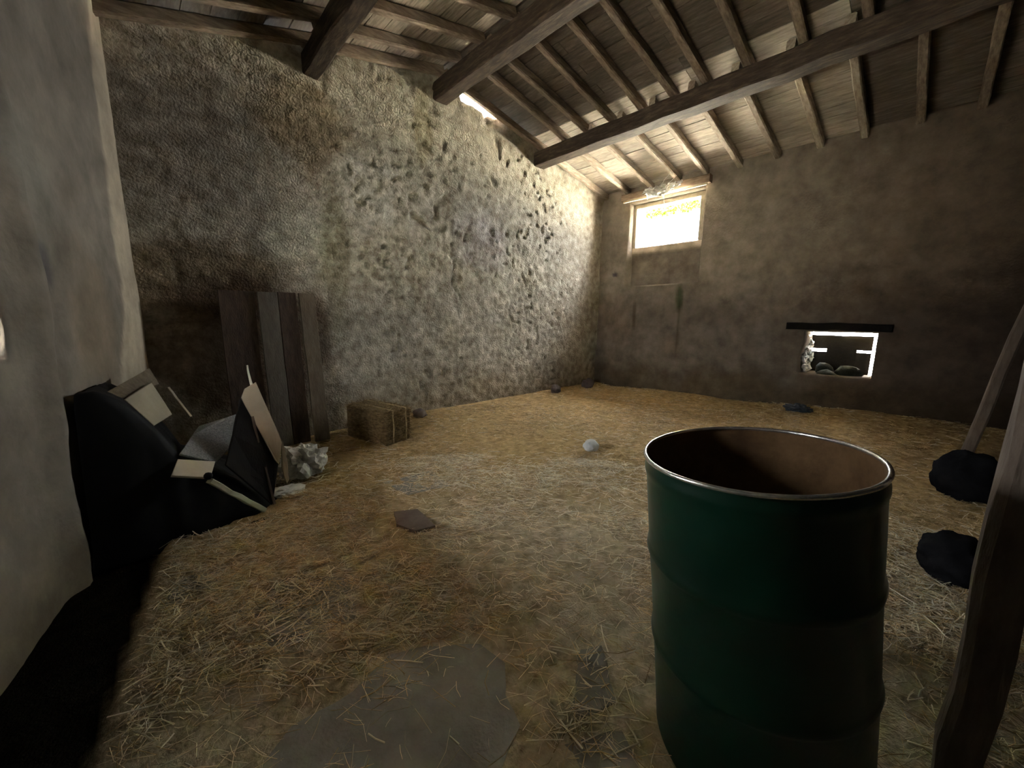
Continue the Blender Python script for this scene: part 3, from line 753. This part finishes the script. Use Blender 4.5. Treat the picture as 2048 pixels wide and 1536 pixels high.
def crumple(name, loc, r, mat, lab, cat, seed, rough=.5, freq=2.6, sub=4, flat=.55):
    o = lump(name, loc, r, M[mat], seed=seed, sub=sub, rough=rough, freq=freq, smooth=False, flat=flat); return tag(o, lab, cat)
crumple('crumpled_sheet', (.845, 3.32, .10), (.17, .13, .16), 'rag', 'crumpled dirty white plastic sheet on the straw beside the cardboard', 'plastic sheet', 4)
crumple('flat_rag', (.66, 3.05, .012), (.11, .09, .028), 'rag', 'flattened grey white rag at the foot of the cardboard sheet', 'rag', 6, rough=.35)

# ================================================================== GREEN DRUM
nrm = Vector((-.04828824, .0902296, 1.0)).normalized()
drum = empty('oil_drum'); drum.location = Vector((1.22872249, .29519222, 1.27 - .368473)) - nrm * .935
drum.rotation_mode = 'QUATERNION'; drum.rotation_quaternion = Vector((0, 0, 1)).rotation_difference(nrm)
tag(drum, 'open green steel drum standing tilted in the right foreground', 'drum')
def lathe(name, prof, mat, parent, n=96, dent=0.0, closed=False, seed=0):
    prof = [(r_, z_ if z_ < .1 else z_ + .06) for r_, z_ in prof]
    vs, fs = [], []
    for i in range(n):
        a = 2 * math.pi * i / n; c, s = math.cos(a), math.sin(a)
        for r, z in prof:
            rr = r + dent * (vnoise(np.array([c * 2 + 5 + seed]), np.array([s * 2 + z * 5]), seed)[0] - .5)
            vs.append((rr * c, rr * s, z))
    m_ = len(prof)
    for i in range(n):
        j = (i + 1) % n
        for q in range(m_ - 1 if not closed else m_):
            q2 = (q + 1) % m_
            fs.append((i * m_ + q, j * m_ + q, j * m_ + q2, i * m_ + q2))
    return mesh_obj(name, vs, fs, M[mat], parent, smooth=True)
def rib(z): return [(.2855, z - .022), (.290, z - .012), (.2925, z), (.290, z + .012), (.2855, z + .022)]
outer = [(.0, .012), (.27, .012), (.288, .0), (.290, .012), (.2855, .02), (.2855, .15)] + rib(.285) + [(.2855, .45)] + rib(.575) + [(.2855, .72), (.2855, .80)] + [(.2865, .815), (.2895, .825), (.2895, .838), (.2865, .848), (.286, .866)]
lathe('drum_shell', outer, 'drum_green', drum, dent=.004, seed=3)
inner = [(.284, .866), (.2835, .6), (.289, .575), (.2835, .55), (.2835, .31), (.288, .285), (.2835, .26), (.2835, .03), (.27, .02), (0, .018)]
lathe('drum_lining', inner, 'rust', drum, dent=.004, seed=3)
tor = [(.2865 + .0065 * math.cos(t), .870 + .0065 * math.sin(t)) for t in [2 * math.pi * q / 8 for q in range(8)]]
lathe('drum_rim', tor, 'rim', drum, closed=True, dent=.003, seed=3)
# vertical welded seam inside
o = bar('weld_seam', (.19, .208, .03), (.19, .208, .922), .006, .004, M['rust'], None, seed=3, wob=.0008); o.parent = drum; o.location = (.19, .208, .03)

# ================================================================== POST, LATH AND LUMPS ON THE RIGHT
p_ = bar('timber_post', (1.50, -.215, -.02), (1.50, -.205, 3.9), .085, .10, M['post'], None, up=(1, 0, 0), segs=24, wob=.006, seed=91, bev=.2); tag(p_, 'rough timber post at the right edge, close to the green drum', 'post')
p_ = bar('timber_prop', (4.90, -.34, 0), (4.76, -.80, 3.58), .07, .06, M['post'], None, up=(1, 0, 0), segs=12, wob=.006, seed=92, bev=.2); tag(p_, 'slim slanting timber prop under the far roof beam, behind the dark sacks', 'prop')
o = lump('dark_sack', (2.86, -.25, .10), (.15, .13, .13), M['sack'], seed=12, sub=4, rough=.22, flat=.8); tag(o, 'small black sack on the floor right of the drum', 'sack')
o = lump('dark_sack', (4.35, -.36, .14), (.19, .19, .20), M['sack'], seed=15, sub=4, rough=.2, flat=.85); tag(o, 'taller black sack standing farther back beside the post', 'sack')
b_ = bar('pale_stick', (2.95, .02, .09), (2.72, .02, .02), .016, .012, M['cream'], seed=93); tag(b_, 'short pale stick on the straw right of the drum rim', 'stick')

# blue-black cloth at the foot of the eave wall
o = lump('dark_cloth', (6.18, 1.02, .15), (.11, .15, .055), M['blue_cloth'], seed=18, sub=4, rough=.45, freq=2.4, smooth=False, flat=.6); tag(o, 'small dark bluish cloth below the low hatch by the wall', 'cloth')
# pale stone in the middle
o = lump('pale_stone', (3.06, 2.09, .065), (.095, .075, .06), M['pebble'], seed=19, sub=3, rough=.2, freq=1.3, flat=.7, rz=.4, smooth=False); tag(o, 'pale grey stone alone in the middle of the straw floor', 'stone')
# flat brown stone
o = slab_poly('brown_stone', [(1.072, 2.22, .028), (1.20, 2.14, .035), (1.184, 1.90, .022), (1.06, 1.94, .018), (1.02, 2.08, .02)][::-1], .03, M['brown_plate'], rough=.004, seed=8); tag(o, 'flat brown stone half buried in the straw', 'stone')
# rubble stones at the foot of the gable
for i, (x, y, r, lab) in enumerate([(5.05, 4.22, .10, 'dark rubble stone at the gable foot, nearer the bale of two'), (5.95, 4.20, .13, 'dark rubble stone at the gable foot, in the far corner'), (2.42, 4.2, .085, 'brown rubble stone at the gable foot right behind the hay bale')]):
    o = lump('rubble_stone', (x, y, .09), (r, r * .8, r * .8), M['brown_plate'], seed=60 + i, sub=3, rough=.3, flat=.7); tag(o, lab, 'stone')

# ================================================================== STRAW ON THE FLOOR
def floor_pos_factory(fn):
    def f(n):
        out = []
        while sum(len(a) for a in out) < n:
            p = fn(n)
            d = fbm(p[:, 0], p[:, 1], 1.6, 301, 3)
            ok = (p[:, 0] > edge_x(p[:, 1]) + .03) & (p[:, 0] < 6.45) & (p[:, 1] < 4.32) & (p[:, 1] > -2.5)
            ok &= ~((p[:, 1] > 2.75) & (p[:, 0] < .6))
            slab = ((p[:, 0] - .45) / .42) ** 2 + ((p[:, 1] - .92) / .36) ** 2 < 1
            ok &= (RNG.random(n) < np.clip(.62 + 1.3 * d, .12, 1)) & ~(slab & (RNG.random(n) < .8))
            ok &= ((p[:, 0] - 1.27) ** 2 + (p[:, 1] - .22) ** 2) > .31 ** 2
            out.append(p[ok])
        p = np.concatenate(out)[:n]
        z = floor_z(p[:, 0], p[:, 1]) + .004 + RNG.random(n) ** 2 * .018
        return np.stack([p[:, 0], p[:, 1], z], 1)
    return f
def near_fn(n):
    r = .5 + 3.1 * RNG.random(n) ** .75; a = RNG.uniform(-.35, 1.8, n)
    return np.stack([r * np.cos(a) - .15, r * np.sin(a)], 1)
def all_fn(n): return np.stack([RNG.uniform(-.3, 6.45, n), RNG.uniform(-1.5, 4.32, n)], 1)
def flat_dir(n): 
    a = RNG.normal(-.75, .9, n) + math.pi * RNG.integers(0, 2, n); d = np.stack([np.cos(a), np.sin(a), RNG.normal(0, .09, n)], 1)
    return d / np.linalg.norm(d, axis=1)[:, None]
V1, F1 = straws(30000, floor_pos_factory(near_fn), flat_dir, .0005, .0013, .03, .16)
V2_, F2 = straws(46000, floor_pos_factory(all_fn), flat_dir, .0008, .0018, .04, .18)
o = fast_mesh('loose_straw', V1, F1, M['straw']); tag(o, 'pale chaff and short straw littering the near floor', 'straw', kind='stuff')
o = fast_mesh('loose_straw', V2_, F2, M['gold_straw']); tag(o, 'golden straw litter covering the far floor up to the walls', 'straw', kind='stuff')
V1, F1 = straws(3600, floor_pos_factory(near_fn), flat_dir, .0012, .0034, .03, .15, bend=.06)
V2_, F2 = straws(1500, floor_pos_factory(all_fn), flat_dir, .0018, .003, .05, .15, bend=.06)
o = fast_mesh('bleached_straw', np.concatenate([V1, V2_]) + np.array([0, 0, .006]), np.concatenate([F1, F2 + len(V1)]), M['pale_straw']); tag(o, 'thick bleached straw stalks lying on top of the litter', 'straw', kind='stuff')
